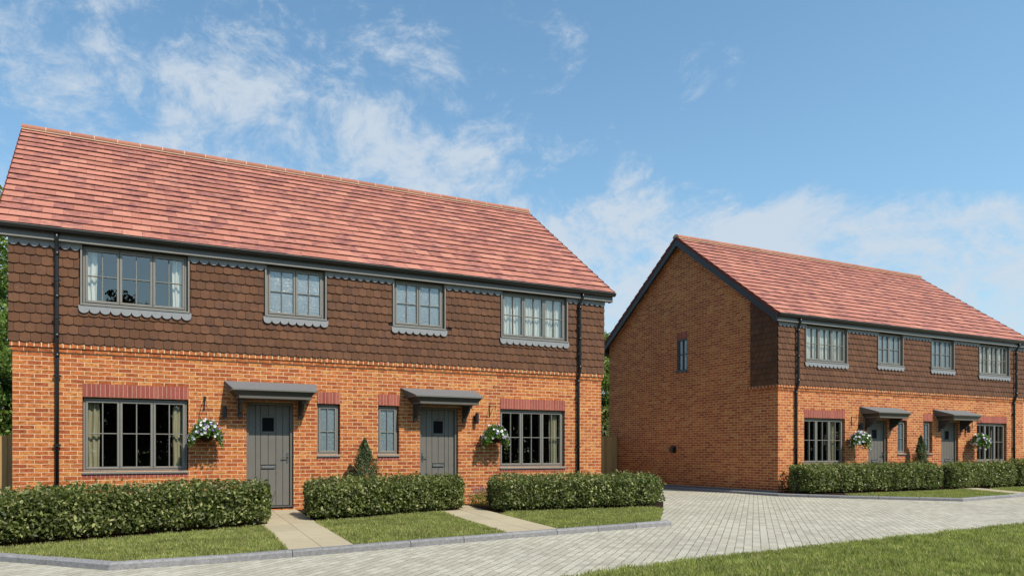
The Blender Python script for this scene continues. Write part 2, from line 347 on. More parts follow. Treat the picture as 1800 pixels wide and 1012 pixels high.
def scallops(mb,u0,u1,ztop,zbot,f,n=None,o=.072,th=.012):
    n=n or max(1,round((u1-u0)/.1675)); p=(u1-u0)/n
    zr=zbot+p*.40
    for k in range(n):
        a=u0+k*p; pts=[(a,ztop),(a,zr)]
        g=.003
        for j in range(9):
            an=math.pi+math.pi*j/8; pts.append((a+p/2+(p/2-g)*math.cos(an),zr+p*.40*math.sin(an)))
        pts+=[(a+p,zr),(a+p,ztop)]
        m=len(pts); mb.add([f(u,o,z) for u,z in pts]+[f(u,o-th,z) for u,z in pts],[tuple(range(m)),tuple(range(m,2*m))[::-1]]+[(q,(q+1)%m,m+(q+1)%m,m+q) for q in range(m)])
fF=lambda u,o,z:(u,-o,z)
fL=lambda u,o,z:(-o,u,z)
fR=lambda u,o,z:(W+o,u,z)

def window(house,x0,x1,z0,z1,n,y,kind='clear',curt=(),sill=False,horiz=.52,sd=.03,top_bar=True):
    """casement window: outer frame, n sashes of 2 x 2 panes"""
    ox0,ox1,oz1=x0+.0008,x1-.0008,z1-.0008; x0+=.010; x1-=.016; z1-=.016
    fr=MB(); t=.034
    fr.bbox(x0,x1,y,y+.07,z0,z0+t); fr.bbox(x0,x1,y,y+.07,z1-t,z1)
    fr.bbox(x0,x0+t,y,y+.07,z0+t,z1-t); fr.bbox(x1-t,x1,y,y+.07,z0+t,z1-t)
    w=(x1-x0-2*t)/n; st=.042
    for k in range(n):
        a=x0+t+k*w; b=a+w; g=.004; ys=y-.012
        if k: fr.box(a-.008,a+.008,y+.02,y+.06,z0+t,z1-t)
        a+=g; b-=g; c=z0+t+g; d=z1-t-g
        fr.bbox(a,b,ys,y+.05,c,c+st,.006); fr.bbox(a,b,ys,y+.05,d-st,d,.006)
        fr.bbox(a,a+st,ys,y+.05,c+st,d-st,.006); fr.bbox(b-st,b,ys,y+.05,c+st,d-st,.006)
        m=(a+b)/2; zm=c+(d-c)*horiz
        fr.bbox(m-.010,m+.010,ys+.006,y+.04,c+st,d-st,.005)
        fr.bbox(a+st,m-.010,ys+.008,y+.038,zm-.009,zm+.009,.005); fr.bbox(m+.010,b-st,ys+.008,y+.038,zm-.009,zm+.009,.005)
    o=fr.build('window',M['frame'],house)
    pk=MB(); e=.014
    pk.box(ox0,x0-.0005,y+.012,y+.065,z0,oz1); pk.box(x1+.0005,ox1,y+.012,y+.065,z0,oz1); pk.box(x0-.0005,x1+.0005,y+.012,y+.065,z1+.0005,oz1)
    pk.build('shadow_gap',M['back'],o)  # black strips painted in for the shadow between frame and opening
    gm=MB()
    for k in range(n):
        a=x0+t+k*w+.02; b=a+w-.04; gm.add([(a,y+.022,z0+t+.02),(b,y+.022,z0+t+.02),(b,y+.022,z1-t-.02),(a,y+.022,z1-t-.02)],[(0,1,2,3)])
    gm.build('pane',M['glass'] if kind=='clear' else M['frost'],o)
    for a,b,mt in curt:
        A=x0+(x1-x0)*a; B=x0+(x1-x0)*b; m=MB(); N=max(8,int((B-A)/.012)); rows=6; vs=[];ph=random.random()*6
        for j in range(rows+1):
            zz=z0-.02+(z1-z0+.04)*j/rows
            for i in range(N+1):
                u=A+(B-A)*i/N; am=.022*(1-.25*j/rows)
                vs.append((u+.006*math.sin(j*1.3+i*.2),y+.105+am*math.sin(ph+(u-A)*2*math.pi/.085+.4*math.sin(j+u*9))+.01*math.sin(u*23),zz))
        m.add(vs,[(j*(N+1)+i,j*(N+1)+i+1,(j+1)*(N+1)+i+1,(j+1)*(N+1)+i) for j in range(rows) for i in range(N)])
        m.build('curtain',M[mt],o,True)
    if sill:
        s=MB(); s.prism([(y+.03,z0-.002),(y+.03,z0-.040),(-sd,z0-.046),(-sd,z0-.014)],'x',x0-.018,x1+.018)
        s.build('sill',M['frame'],o)
    return o

def downpipe(house,x,sgn):
    yl,yu=-.052,-.118; xo=.10*sgn; m=MB()
    top=[(x+xo*.0,-.185,5.02),(x,-.185,4.97),(x,-.16,4.90),(x,-.125,4.83),(x,yu,4.76)]
    dx=.06 if sgn>0 else 0.
    pts=[(x+dx*.6,-.185,5.03),(x+dx*.6,-.185,4.96),(x+dx*.3,-.15,4.88),(x,-.124,4.80),(x,yu,4.72),(x,yu,3.24),(x,yu+.006,3.18),(x,-.075,3.06),(x,yl,2.98),(x,yl,2.90),(x,yl,.16)]
    m.tube(pts,.034,12)
    for z,y in ((4.70,yu),(3.27,yu),(2.93,yl),(3.95,yu)): m.tube([(x,y,z-.035),(x,y,z+.035)],.041,12)
    o=m.build('downpipe',M['gutter'],house,True)
    for z,y in ((4.24,yu),(3.58,yu),(2.57,yl),(1.35,yl)):
        b=MB(); b.box(x-.062,x+.062,y-.012,y+.02,z-.014,z+.014); b.tube([(x,y,z-.02),(x,y,z+.02)],.042,12)
        b.box(x-.03,x+.03,y+.02,y+.046 if y==yl else y+.06,z-.012,z+.012)
        b.build('pipe_clip',M['gutter'],o)

def canopy(house,x0,x1,flip):
    """x positions of the left house-half; flip mirrors"""
    X=(lambda v:W-v) if flip else (lambda v:v)
    def s(a,b): a,b=X(a),X(b); return (min(a,b),max(a,b))
    m=MB()
    a,b=s(3.565,5.40); c,d=s(3.642,5.269)
    # roof: from the wall line down to the front edge
    m.add([(a,0,2.61),(b,0,2.61),(d,-.53,2.425),(c,-.53,2.425),(c-.0,0,2.425),(d,0,2.425)],[(0,1,2,3),(0,3,4),(1,5,2),(3,2,5,4),(0,4,5,1)])
    o=m.build('canopy',M['lead'],house)
    e=MB(); e.hull((c+.002,d-.002,-.532,-.002,2.398),(c-.002,d+.002,-.536,-.002,2.424)); e.build('canopy_lit_edge',M['frame'],o)  # paler grey than the trim: sunlit front edge put into the colour
    e=MB(); e.hull((c+.12,d-.10,-.452,-.002,2.300),(c+.03,d-.03,-.508,-.002,2.397)); 
    e.build('canopy_moulding',M['trim'],o)
    e=MB(); e.hull((c+.135,d-.095,-.468,-.002,2.255),(c+.125,d-.085,-.476,-.002,2.2985)); e.build('canopy_lit_bead',M['door'],o)  # lower strip painted lighter to read as catching the sun
    for xc in (3.86,5.06):
        q=X(xc); k=MB(); w=.036
        k.box(q-w,q+w,-.055,-.001,1.925,2.254); k.box(q-w,q+w,-.34,-.0552,2.19,2.2545)
        k.box(q-w-.008,q+w+.008,-.075,-.001,1.90,1.9245)
        pts=[]; 
        for j in range(9):
            tt=j/8; pts.append((-.0555-.235*tt**1.0-.0,1.97+.218*(tt**1.7)+.0))
        low=[(y,z) for y,z in pts]; up=[(y+.0,z+.055-.0*z) for y,z in pts]
        up=[(max(y+.045,-.0556-.0),min(z+.03,2.1895)) for y,z in pts]
        for j in range(8):
            p=[low[j],low[j+1],up[j+1],up[j]]
            k.prism(p,'x',q-w*.7,q+w*.7)
        k.build('bracket',M['trim'],o)
    return o

def door(house,flip):
    X=(lambda v:W-v) if flip else (lambda v:v)
    def bx(m,a,b,*r,bev=0):
        a,b=X(a),X(b); a,b=min(a,b),max(a,b)
        (m.bbox(a,b,*r,bev) if bev else m.box(a,b,*r))
    m=MB(); y=.10   # frame
    bx(m,C0,C0+.055,.055,.15,DB,GT,bev=.006); bx(m,C1-.055,C1,.055,.15,DB,GT,bev=.006); bx(m,C0+.055,C1-.055,.055,.15,GT-.055,GT,bev=.006)
    f=m.build('door_frame',M['door'],house)
    th=MB(); bx(th,C0-.0,C1+.0,.0,.16,DB-.03,DB+.002); bx(th,C0+.02,C1-.02,-.02,.10,DB+.0025,DB+.028)
    th.build('threshold',M['steel'],f)
    a,b=C0+.060,C1-.060; z0,z1=DB+.035,GT-.06
    L=MB(); wx0,wx1=4.325,4.555; wz0,wz1=1.645,1.915
    # backing with a hole for the glass
    bx(L,a,wx0,y+.022,y+.05,z0,z1); bx(L,wx1,b,y+.022,y+.05,z0,z1); bx(L,wx0,wx1,y+.022,y+.05,z0,wz0); bx(L,wx0,wx1,y+.022,y+.05,wz1,z1)
    n=6; ed=[a,a+.135,4.285,4.44,4.595,b-.135,b]; g=.007
    for k in range(6):
        p,q=ed[k]+(g/2 if k else 0),ed[k+1]-(g/2 if k<5 else 0)
        if 2<=k<=3:
            bx(L,p,q,y,y+.021,wz1+.05,z1,bev=.004)
            bx(L,p,q,y,y+.021,.98,wz0-.05,bev=.004); bx(L,p,q,y,y+.021,z0,.875,bev=.004)
        else: bx(L,p,q,y,y+.021,z0,z1,bev=.004)
    # window surround
    for r in ((4.289,4.591,wz1+.004,wz1+.046),(4.289,4.591,wz0-.046,wz0-.004)): bx(L,r[0],r[1],y-.004,y+.021,r[2],r[3],bev=.004)
    for r in ((4.289,wx0-.004),(wx1+.004,4.591)): bx(L,r[0],r[1],y-.004,y+.021,wz0-.003,wz1+.003,bev=.004)
    o=L.build('door',M['door'],house)
    g_=MB(); bx(g_,wx0+.0005,wx1-.0005,y+.024,y+.03,wz0+.0005,wz1-.0005); g_.build('pane',M['darkglass'],o)
    lp=MB(); bx(lp,4.30,4.58,y-.008,y+.0205,.90,.958,bev=.004); bx(lp,4.315,4.565,y-.014,y-.0085,.912,.945,bev=.003); lp.build('letter_plate',M['door_metal'],o)
    h=MB(); hx=X(C1-.10); d=-1 if not flip else 1
    h.box(hx-.02,hx+.02,y-.010,y-.0005,1.02,1.22); h.tube([(hx,y-.01,1.14),(hx,y-.055,1.14),(hx+d*.02,y-.06,1.14),(hx+d*.12,y-.06,1.138)],.010,8)
    h.build('handle',M['steel'],o,False)

M['darkglass']=plain('dark_door_glass',(.004,.004,.004),.5,.1)
M['door_metal']=plain('letter_plate_metal',(.22,.22,.215),.35,.5,metal=.5)

def make_house(name,ox,label,sheer):
    h=empty(name,(ox,0,0)); tag(h,label,'house','red brick semi-detached houses')
    gw=[(A0,A1,GB,GT),(B0,B1,SB,GT),(C0,C1,DB,GT),(*mir(C0,C1),DB,GT),(*mir(B0,B1),SB,GT),(*mir(A0,A1),GB,GT)]
    uw=[(U0,U1,UB,SOF),(V0,V1,UC,SOF),(*mir(V0,V1),UC,SOF),(*mir(U0,U1),UB,SOF)]
    w=MB(); holes_wall(w,0,W,BZ-.13,2.99,gw,0,.14)
    holes_wall(w,0,W,2.99,SOF+.12,[(a,b,c,9) for a,b,c,d in uw],.001,.14)
    # rear wall and side walls to the rafters; a gable window opening on the left
    w.add([(0,D,0),(W,D,0),(W,D,5.0),(0,D,5.0)],[(0,1,2,3)])
    zr=lambda y:(EZ-.13)+(RZ-EZ)*(y-EY)/(RY-EY) if y<=RY else (EZ-.13)+(RZ-EZ)*(2*RY-y-EY)/(RY-EY)
    gy0,gy1,gz0,gz1=3.28,3.73,3.90,4.97
    ys=[0,gy0,RY,gy1,D]
    for xx in (0,W):
        if xx==0:
            w.add([(xx,0,0),(xx,gy0,0),(xx,gy0,zr(gy0)),(xx,0,zr(0))],[(0,1,2,3)])
            w.add([(xx,gy1,0),(xx,D,0),(xx,D,zr(D)),(xx,gy1,zr(gy1))],[(0,1,2,3)])
            w.add([(xx,gy0,0),(xx,gy1,0),(xx,gy1,gz0),(xx,gy0,gz0)],[(0,1,2,3)])
            w.add([(xx,gy0,gz1),(xx,gy1,gz1),(xx,gy1,zr(gy1)),(xx,RY,zr(RY)),(xx,gy0,zr(gy0))],[(0,1,2,3,4)])
            for a in (gy0,gy1): w.add([(0,a,gz0),(.12,a,gz0),(.12,a,gz1),(0,a,gz1)],[(0,1,2,3)])
            for c in (gz0,gz1): w.add([(0,gy0,c),(0,gy1,c),(.12,gy1,c),(.12,gy0,c)],[(0,1,2,3)])
        else: w.add([(xx,0,0),(xx,D,0),(xx,D,zr(D)),(xx,RY,zr(RY)),(xx,0,zr(0))],[(0,1,2,3,4)])
    w.build('brick_wall',M['brick'],h)
    # near-black lining: the dimness of the rooms is put into its colour
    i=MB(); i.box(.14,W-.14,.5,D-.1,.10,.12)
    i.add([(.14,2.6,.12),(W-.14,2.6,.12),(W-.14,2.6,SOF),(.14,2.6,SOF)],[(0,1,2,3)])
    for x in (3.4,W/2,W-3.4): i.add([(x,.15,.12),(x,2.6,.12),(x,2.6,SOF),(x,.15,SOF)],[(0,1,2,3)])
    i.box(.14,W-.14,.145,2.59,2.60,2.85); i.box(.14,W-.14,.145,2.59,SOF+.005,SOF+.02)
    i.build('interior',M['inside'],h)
    # corbelled courses under the hung tiles
    for nm,mt,z0,z1,o,yr in (('header_course','header',3.066,3.1445,.042,1.04),('stretcher_course','stretch',2.991,3.0655,.021,1.02)):
        b=MB(); b.box(-o,W+o,-o,-.0012,z0,z1); b.box(-o,-.0012,.0,yr,z0,z1); b.box(W+.0012,W+o,.0,yr,z0,z1); b.build(nm,M[mt],h)
    # red soldier courses
    for a,b_,lo,hi in ((A0,A1,GB-.115,GB-.032),(B0,B1,SB-.115,SB-.030)):
        for A,B in ((a,b_),mir(a,b_)):
            s=MB(); s.box(A-.0,B+.0,-.004,-.0008,GT+.006,GT+.238); s.build('lintel',M['soldier'],h)
            s=MB(); s.box(A-.0,B+.0,-.004,-.0008,lo,hi-.016); s.build('sill_course',M['soldier'],h)
    s=MB(); s.box(-.004,-.0008,gy0,gy1,gz1+.006,gz1+.22); s.build('lintel',M['soldier'],h)
    # hung tiles
    holes=[(a-.045,b+.045,c-.02,9) for a,b,c,d in uw]
    T=MB(); hung(T,-.058,W+.058,TZ,SOF-.02,holes,fF); hung(T,-.02,.865,TZ,SOF+.95,[],fL,clip=zr); hung(T,-.02,.865,TZ,SOF+.95,[],fR,clip=zr)
    # cut side tiles under the rake
    T.build('hung_tiles',M['hung'],h)
    bk=MB(); holes_wall(bk,-.0,W+.0,TZ,SOF,[(a-.002,b+.002,c-.002,9) for a,b,c,d in uw],-.030,.028)
    for xx in (-.030,W+.030):
        ztop=lambda y:zr(y)-.02
        bk.add([(xx,-.03,TZ),(xx,.865,TZ),(xx,.865,ztop(.865)),(xx,-.03,ztop(-.03))],[(0,1,2,3)])
    bk.build('batten_board',M['back'],h)
    # scalloped band below the soffit, between the windows
    e=[-.060]; 
    for a,b,c,d in uw: e+=[a-.03,b+.03]
    e.append(W+.060)
    for k in range(0,len(e),2):
        sb=MB(); scallops(sb,e[k],e[k+1],SOF+.0,4.797,fF); sb.build('scalloped_band',M['scallop'],h)
    # windows
    net=lambda:[(.0,.99,'net')]
    window(h,A0,A1,GB+.0,GT-.0,3,.075,curt=[(.03,.15,'drape'),(.86,.97,'drape')] if not sheer else [(.72,.86,'drape')],sill=True)
    window(h,*mir(A0,A1),GB,GT,3,.075,curt=[(.01,.05,'drape'),(.83,.95,'drape')] if not sheer else [(.70,.80,'drape')],sill=True)
    for a,b in ((B0,B1),mir(B0,B1)): window(h,a,b,SB,GT,1,.075,'frost',sill=True,horiz=.46)
    for k,(a,b,c,d) in enumerate(uw):
        three=k in (0,3)
        if not three: cu=[]
        elif sheer: cu=[(0,.99,'net')]
        elif k==0: cu=[(.03,.13,'net'),(.86,.97,'net')]
        else: cu=[(.0,.99,'net')]
        o=window(h,a,b,c,d,3 if three else 2,-.010,'clear' if three else 'frost',curt=cu,horiz=.50)
        ar=MB()
        for q0,q1 in ((a-.030,a-.0005),(b+.0005,b+.030)): ar.box(q0,q1,-.078,.0,c-.0,SOF-.001)
        ar.box(a-.032,b+.032,-.098,.0,c-.030,c-.0005)
        ar.build('architrave',M['frame'],o)
        ap=MB(); scallops(ap,a-.060,b+.062,c-.031,c-.170,fF,o=.086,th=.016); ap.build('scalloped_apron',M['scallop'],o)
    # gable window (one 2 x 2 casement facing left)
    g=MB(); x=.05
    def yb(y0,y1,z0,z1,xa=x-.03,xb=x+.04): g.box(xa,xb,y0,y1,z0,z1)
    yb(gy0,gy1,gz0,gz0+.052);yb(gy0,gy1,gz1-.052,gz1);yb(gy0,gy0+.05,gz0+.052,gz1-.052);yb(gy1-.05,gy1,gz0+.052,gz1-.052)
    ym=(gy0+gy1)/2; zm=(gz0+gz1)/2+.02; yb(ym-.012,ym+.012,gz0+.052,gz1-.052,x-.02); yb(gy0+.05,ym-.012,zm-.012,zm+.012,x-.018); yb(ym+.012,gy1-.05,zm-.012,zm+.012,x-.018)
    g.box(-.03,.02,gy0-.02,gy1+.02,gz0-.045,gz0-.001)
    go=g.build('window',M['trim'],h); p=MB(); p.add([(x+.02,gy0+.05,gz0+.05),(x+.02,gy1-.05,gz0+.05),(x+.02,gy1-.05,gz1-.05),(x+.02,gy0+.05,gz1-.05)],[(0,1,2,3)]); p.build('pane',M['frost'],go)
    for f in (False,True): door(h,f); canopy(h,0,0,f)
    # eaves: soffit, fascia, gutter (front and rear)
    e=MB(); e.box(-XO+.03,W+XO-.03,-.128,-.0012,SOF+.0005,SOF+.02); e.bbox(-XO,W+XO,-.150,-.1285,SOF-.012,5.105)
    fo=e.build('fascia',M['fascia'],h); e=MB(); e.bbox(-XO,W+XO,-.160,-.1505,SOF-.012,SOF+.018,.004); e.build('fascia_lit_edge',M['frame'],fo)  # pale strip added as the lit line along the fascia bottom
    e=MB(); e.box(-XO+.03,W+XO-.03,D+.0012,D+.13,SOF+.0005,SOF+.02); e.box(-XO,W+XO,D+.131,D+.15,SOF-.012,5.105)
    e.build('fascia',M['trim'],h)
    cy,cz,rr=-.204,5.098,.056; prof=[(rr*math.cos(a),rr*math.sin(a)*1.25) for a in [math.pi+math.pi*k/12 for k in range(13)]]
    out=[(cy+u,cz+v) for u,v in prof]; inn=[(cy+u*.93,cz+v*.93+.0) for u,v in prof][::-1]
    lip=[(cy+rr+.006,cz),(cy+rr+.006,cz+.008)]
    ring=[(cy-rr-.004,cz+.008),(cy-rr-.004,cz-.004)]+out[1:-1]+[(cy+rr,cz)]+inn
    n=len(ring)
    for yy in (0,1):
        gm=MB(); rg=ring if yy==0 else [(D-u,v) for u,v in ring]
        gm.add([(-XO-.02,u,v) for u,v in rg]+[(W+XO+.02,u,v) for u,v in rg],[(k,(k+1)%n,n+(k+1)%n,n+k) for k in range(n)])
        for xe in (-XO-.02,W+XO+.02):
            oo=out if yy==0 else [(D-u,v) for u,v in out]
            gm.add([(xe,u,v) for u,v in oo],[tuple(range(len(oo)))])
        go_=gm.build('gutter',M['gutter'],h)
        if yy==0: gm=MB(); gm.box(-XO-.02,W+XO+.02,cy-rr-.011,cy-rr-.0045,cz-.002,cz+.011); gm.build('gutter_rim_highlight',M['fascia'],go_)  # lighter strip painted as the highlight on the gutter lip
    downpipe(h,.69,-1); downpipe(h,W-.735,1)
    # roof: real tiles on both slopes
    th=math.atan2(RZ-EZ,RY-EY); L=math.hypot(RZ-EZ,RY-EY); cs,sn=math.cos(th),math.sin(th); N=18; gauge=(L-.02)/N; tw=.330
    def rmap(u,s,o,back):   # s along slope from eave, o out of slope
        y=EY+s*cs-o*sn; z=EZ+s*sn+o*cs
        return (u,2*RY-y if back else y,z)
    r=MB()
    for back in (False,True):
        for k in range(N):
            s0=k*gauge; u=-XO-(tw/2 if k%2 else 0)
            while u<W+XO-1e-6:
                a,b=max(u,-XO),min(u+tw,W+XO); u+=tw
                if b-a<.03: continue
                a+=.0015; b-=.0015; ds=random.uniform(-.004,.004); o1=.0195+random.uniform(-.003,.004); tt=.010
                s1=s0+gauge+.03 if k<N-1 else s0+gauge
                V=[rmap(a,s0+ds,o1-tt,back),rmap(b,s0+ds,o1-tt,back),rmap(b,s1,-.026,back),rmap(a,s1,-.026,back),
                   rmap(a,s0+ds,o1,back),rmap(b,s0+ds,o1,back),rmap(b,s1,-.010,back),rmap(a,s1,-.010,back)]
                r.add(V,[(0,3,2,1),(4,5,6,7),(0,1,5,4),(1,2,6,5),(2,3,7,6),(3,0,4,7)])
    ro=r.build('roof',M['roof'],h)
    # verge tiles: stepped edge caps at each gable
    vg=MB()
    for a,b in ((-XO-.016,-XO-.001),(W+XO+.001,W+XO+.016)):
      vg=MB()
      for back in (False,True):
        for k in range(N):
                s0=k*gauge-.005; s1=s0+gauge-.004
                V=[rmap(a,s0,-.055,back),rmap(b,s0,-.055,back),rmap(b,s1,-.075,back),rmap(a,s1,-.075,back),rmap(a,s0,.028,back),rmap(b,s0,.028,back),rmap(b,s1,.004,back),rmap(a,s1,.004,back)]
                vg.add(V,[(0,3,2,1),(4,5,6,7),(0,1,5,4),(1,2,6,5),(2,3,7,6),(3,0,4,7)])
      vg.build('verge',M['vergecol'],ro)
    ud=MB()
    for back in (False,True):
        V=[rmap(-XO+.02,0,-.05,back),rmap(W+XO-.02,0,-.05,back),rmap(W+XO-.02,L,-.05,back),rmap(-XO+.02,L,-.05,back)]
        V+=[rmap(-XO+.02,0.02,-.085,back),rmap(W+XO-.02,0.02,-.085,back),rmap(W+XO-.02,L,-.085,back),rmap(-XO+.02,L,-.085,back)]
        ud.add(V,[(0,3,2,1),(4,5,6,7),(0,1,5,4),(1,2,6,5),(2,3,7,6),(3,0,4,7)])
    ud.build('roof_deck',M['trim'],ro)
    # ridge
    rd=MB(); rm=MB(); n=27; seg=(W+2*XO+.03)/n; rr=.118
    def arc(x,rad,zz): return [(x,RY+rad*math.cos(a),zz+rad*.80*math.sin(a)) for a in [math.pi*(-.06+1.12*k/10) for k in range(11)]]
    for k in range(n):
        x0=-XO-.015+k*seg; x1=x0+seg-.020; zz=RZ-.022
        A=arc(x0,rr,zz); B=arc(x1,rr,zz); A2=arc(x0,rr-.018,zz); B2=arc(x1,rr-.018,zz)
        m=11; rd.add(A+B+A2+B2,[(q,q+1,m+q+1,m+q) for q in range(10)]+[(2*m+q,3*m+q,3*m+q+1,2*m+q+1) for q in range(10)]+[(q,2*m+q,2*m+q+1,q+1) for q in range(10)]+[(m+q,m+q+1,3*m+q+1,3*m+q) for q in range(10)]+[(0,m,3*m,2*m),(10,2*m+10,3*m+10,m+10)])
    x0,x1=-XO-.008,W+XO+.008
    A=arc(x0,rr-.003,RZ-.022); B=arc(x1,rr-.003,RZ-.022); m=11
    rm.add(A+B,[(q,q+1,m+q+1,m+q) for q in range(10)]+[tuple(range(m)),tuple(range(m,2*m))[::-1]])
    rm.box(x0,x1,RY-rr-.018,RY-rr+.02,RZ-.078,RZ-.058)
    rdo=rd.build('ridge',M['ridge'],ro); rm.build('ridge_mortar',M['ridge_mortar'],rdo)
    # barge boards
    for xa,xb in ((-XO+.001,-XO+.024),(W+XO-.024,W+XO-.001)):
        b=MB(); dn=.225; o=-.0555/math.cos(th); ztop=lambda y:EZ+(RZ-EZ)*(y-EY)/(RY-EY)+o
        pf=[(-.155,ztop(-.155)),(RY,ztop(RY)),(RY,ztop(RY)-dn),(.02,ztop(.02)-dn),(-.02,SOF-.02),(-.155,SOF-.02)]
        b.prism(pf,'x',xa,xb); b.prism([(2*RY-u,v) for u,v in pf][::-1],'x',xa,xb)
        b.build('bargeboard',M['barge'],h)
    # vent on the gable wall
    v=MB(); v.box(-.05,-.001,3.76,3.95,1.19,1.42); v.tube([(-.05,3.855,1.30),(-.10,3.855,1.30)],.065,14); v.tube([(-.10,3.855,1.30),(-.13,3.855,1.30)],[.085,.085],14)
    v.build('flue_vent',M['iron'],h)
    # dark plinth strip at the foot of the walls
    p=MB(); p.box(-.012,-.001,.0,D,.0,.12); p.build('plinth',M['kerb'],h); p=MB(); p.box(W+.001,W+.012,.0,D,.0,.12); p.build('plinth',M['kerb'],h)
    # lamps and basket brackets
    for f in (False,True):
        X=(lambda q:W-q) if f else (lambda q:q); x=X(3.56)
        l=MB(); l.box(x-.03,x+.03,-.018,-.001,1.93,2.05); l.tube([(x,-.018,1.99),(x,-.05,1.99)],.015,8)
        l.lathe([(0,1.87),(.036,1.87),(.036,1.885),(.043,1.89),(.043,2.09),(.036,2.095),(.036,2.11),(0,2.11)],(x,-.085,0),16)
        l.build('wall_lamp',M['iron'],h)
        x=X(3.19); b=MB(); b.box(x-.012,x+.012,-.010,-.001,2.02,2.30)
        b.tube([(x,-.012,2.27),(x,-.12,2.275),(x,-.25,2.27),(x,-.275,2.25),(x,-.27,2.225),(x,-.25,2.235)],.007,8)
        b.tube([(x,-.012,2.06),(x,-.07,2.10),(x,-.14,2.19),(x,-.17,2.268)],.006,8)
        b.build('basket_bracket',M['iron'],h)
    return h
M['vergecol']=plain('verge_tile',(.17,.045,.03),.8,.2)
M['barge']=plain('bargeboard_paint',(.040,.041,.044),.45,.4)
HX=18.9425
make_house('brick_house',0,'near brick semi-detached house on the left, seen square from the front only','')
make_house('brick_house',HX,'far brick semi-detached house on the right, showing its shaded gable wall','sheer')

# ---------------------------------------------------------------- hanging baskets
def basket(x,y,label,white):
    b=empty('hanging_basket',(x,y,0)); tag(b,label,'hanging basket','hanging baskets beside the front doors')
    m=MB(); m.lathe([(0.001,1.43),(.07,1.44),(.13,1.48),(.17,1.54),(.185,1.60),(.17,1.605),(.0,1.60)],(0,0,0),18); m.build('bowl',M['coir'],b,True)
    c=MB()
    for k in range(3):
        a=2*math.pi*k/3+.5; c.tube([(.175*math.cos(a),.175*math.sin(a),1.6),(0,0,2.225)],.0028,5)
    c.build('chain',M['iron'],b)
    n=2600; u=RNG.uniform(-math.pi,math.pi,n); v=RNG.uniform(-.35,1,n); r=.27*(RNG.uniform(.45,1.15,n)**.5)
    P=np.stack([r*np.cos(u)*np.sqrt(1-np.clip(v,0,1)**2)*1.14,r*np.sin(u)*np.sqrt(1-np.clip(v,0,1)**2)*.82,1.60+.23*v*(.6+.4*RNG.uniform(0,1,n))+.02*RNG.normal(size=n)],1)
    P[:,2]-=np.clip(np.abs(P[:,0])-.13,0,1)*1.0*RNG.uniform(.3,1.6,n)
    leafobj('foliage',P,.045,M['basket_leaf'],b,aspect=.6)
    def flowers(nm,k,mt,sz):
        u=RNG.uniform(-math.pi,math.pi,k); v=RNG.uniform(-.3,1,k); s=np.sqrt(1-np.clip(v,0,1)**2)
        Q=np.stack([.30*np.cos(u)*s*1.1,.25*np.sin(u)*s,1.60+.25*v],1); Q[:,2]-=np.clip(np.abs(Q[:,0])-.14,0,1)*RNG.uniform(.2,1.7,k)
        vs=[];fs=[]
        for q in Q:
            nrm=np.array([q[0],q[1]-.05,(q[2]-1.6)])+RNG.normal(size=3)*.08; nrm/=np.linalg.norm(nrm); t=np.cross(nrm,[.3,.2,.9]); t/=np.linalg.norm(t); w=np.cross(nrm,t)
            R_=sz*RNG.uniform(.7,1.15); i0=len(vs); vs.append(q-nrm*.012)
            for a in range(10):
                an=2*math.pi*a/10; rr=R_*(1. if a%2==0 else .72); vs.append(q+nrm*.006+(t*math.cos(an)+w*math.sin(an))*rr)
            fs+=[(i0,i0+1+a,i0+1+(a+1)%10) for a in range(10)]
        np_mesh(nm,np.array(vs),np.array(fs),M[mt],b)
    flowers('white_flowers',46+white*2,'white',.036); flowers('violet_flowers',max(8,30-white*2),'violet',.028)
    return b
X2=W-3.19
basket(3.19,-.26,'white and violet hanging basket between the near-house leftmost ground window and door',0)
basket(X2,-.26,'white and violet hanging basket overlapping the near-house rightmost ground-floor window',4)
basket(HX+3.15,-.30,'hanging basket of mostly white flowers by the left front door of the far house',16)
basket(HX+X2-.1,-.30,'hanging basket of mostly white flowers by the right front door of the far house',14)

# ---------------------------------------------------------------- ground
def sheet(name,poly,z,mat,z0=None):
    m=MB(); m.add([(x,y,z) for x,y in poly],[tuple(range(len(poly)))])
    o=m.build(name,mat); return tag(o,kind='structure')
def edged(name,poly,z,mat): # sheet with a skirt down to the road level
    m=MB(); m.prism(poly,'z',-.02,z); return tag(m.build(name,mat),kind='structure')
g=MB(); S=1500; g.add([(-S,-S,-.03),(S,-S,-.03),(S,S,-.03),(-S,S,-.03)],[(0,1,2,3)]); tag(g.build('ground',M['meadow']),kind='structure')
sheet('road',[(-30,-30),(80,-30),(80,8),(-30,8)],0,M['paving'])
KL=[(-2.9,-1.17),(1.54,-5.61),(2.76,-5.60),(4.3,-5.42),(6.84,-5.09),(10.21,-4.72)]
KS=[(10.10,-4.68),(11.90,-2.86),(13.45,-1.30),(13.45,1.2),(13.45,6.9)]
KR=[(18.50,7.0),(18.50,-.35),(19.25,-1.55),(20.97,-3.50),(24.67,-3.10),(29.5,-2.45),(36,-1.6)]
def offset(pl,d):
    out=[]
    for i,p in enumerate(pl):
        a=Vector(pl[max(i-1,0)]); b=Vector(pl[min(i+1,len(pl)-1)]); p=Vector(p)
        n1=(p-a).normalized() if i>0 else None; n2=(b-p).normalized() if i<len(pl)-1 else None
        n1=n1 or n2; n2=n2 or n1; l1=Vector((-n1.y,n1.x)); l2=Vector((-n2.y,n2.x)); m=(l1+l2).normalized(); out.append(tuple(p+m*(d/max(.4,m.dot(l1)))))
    return out
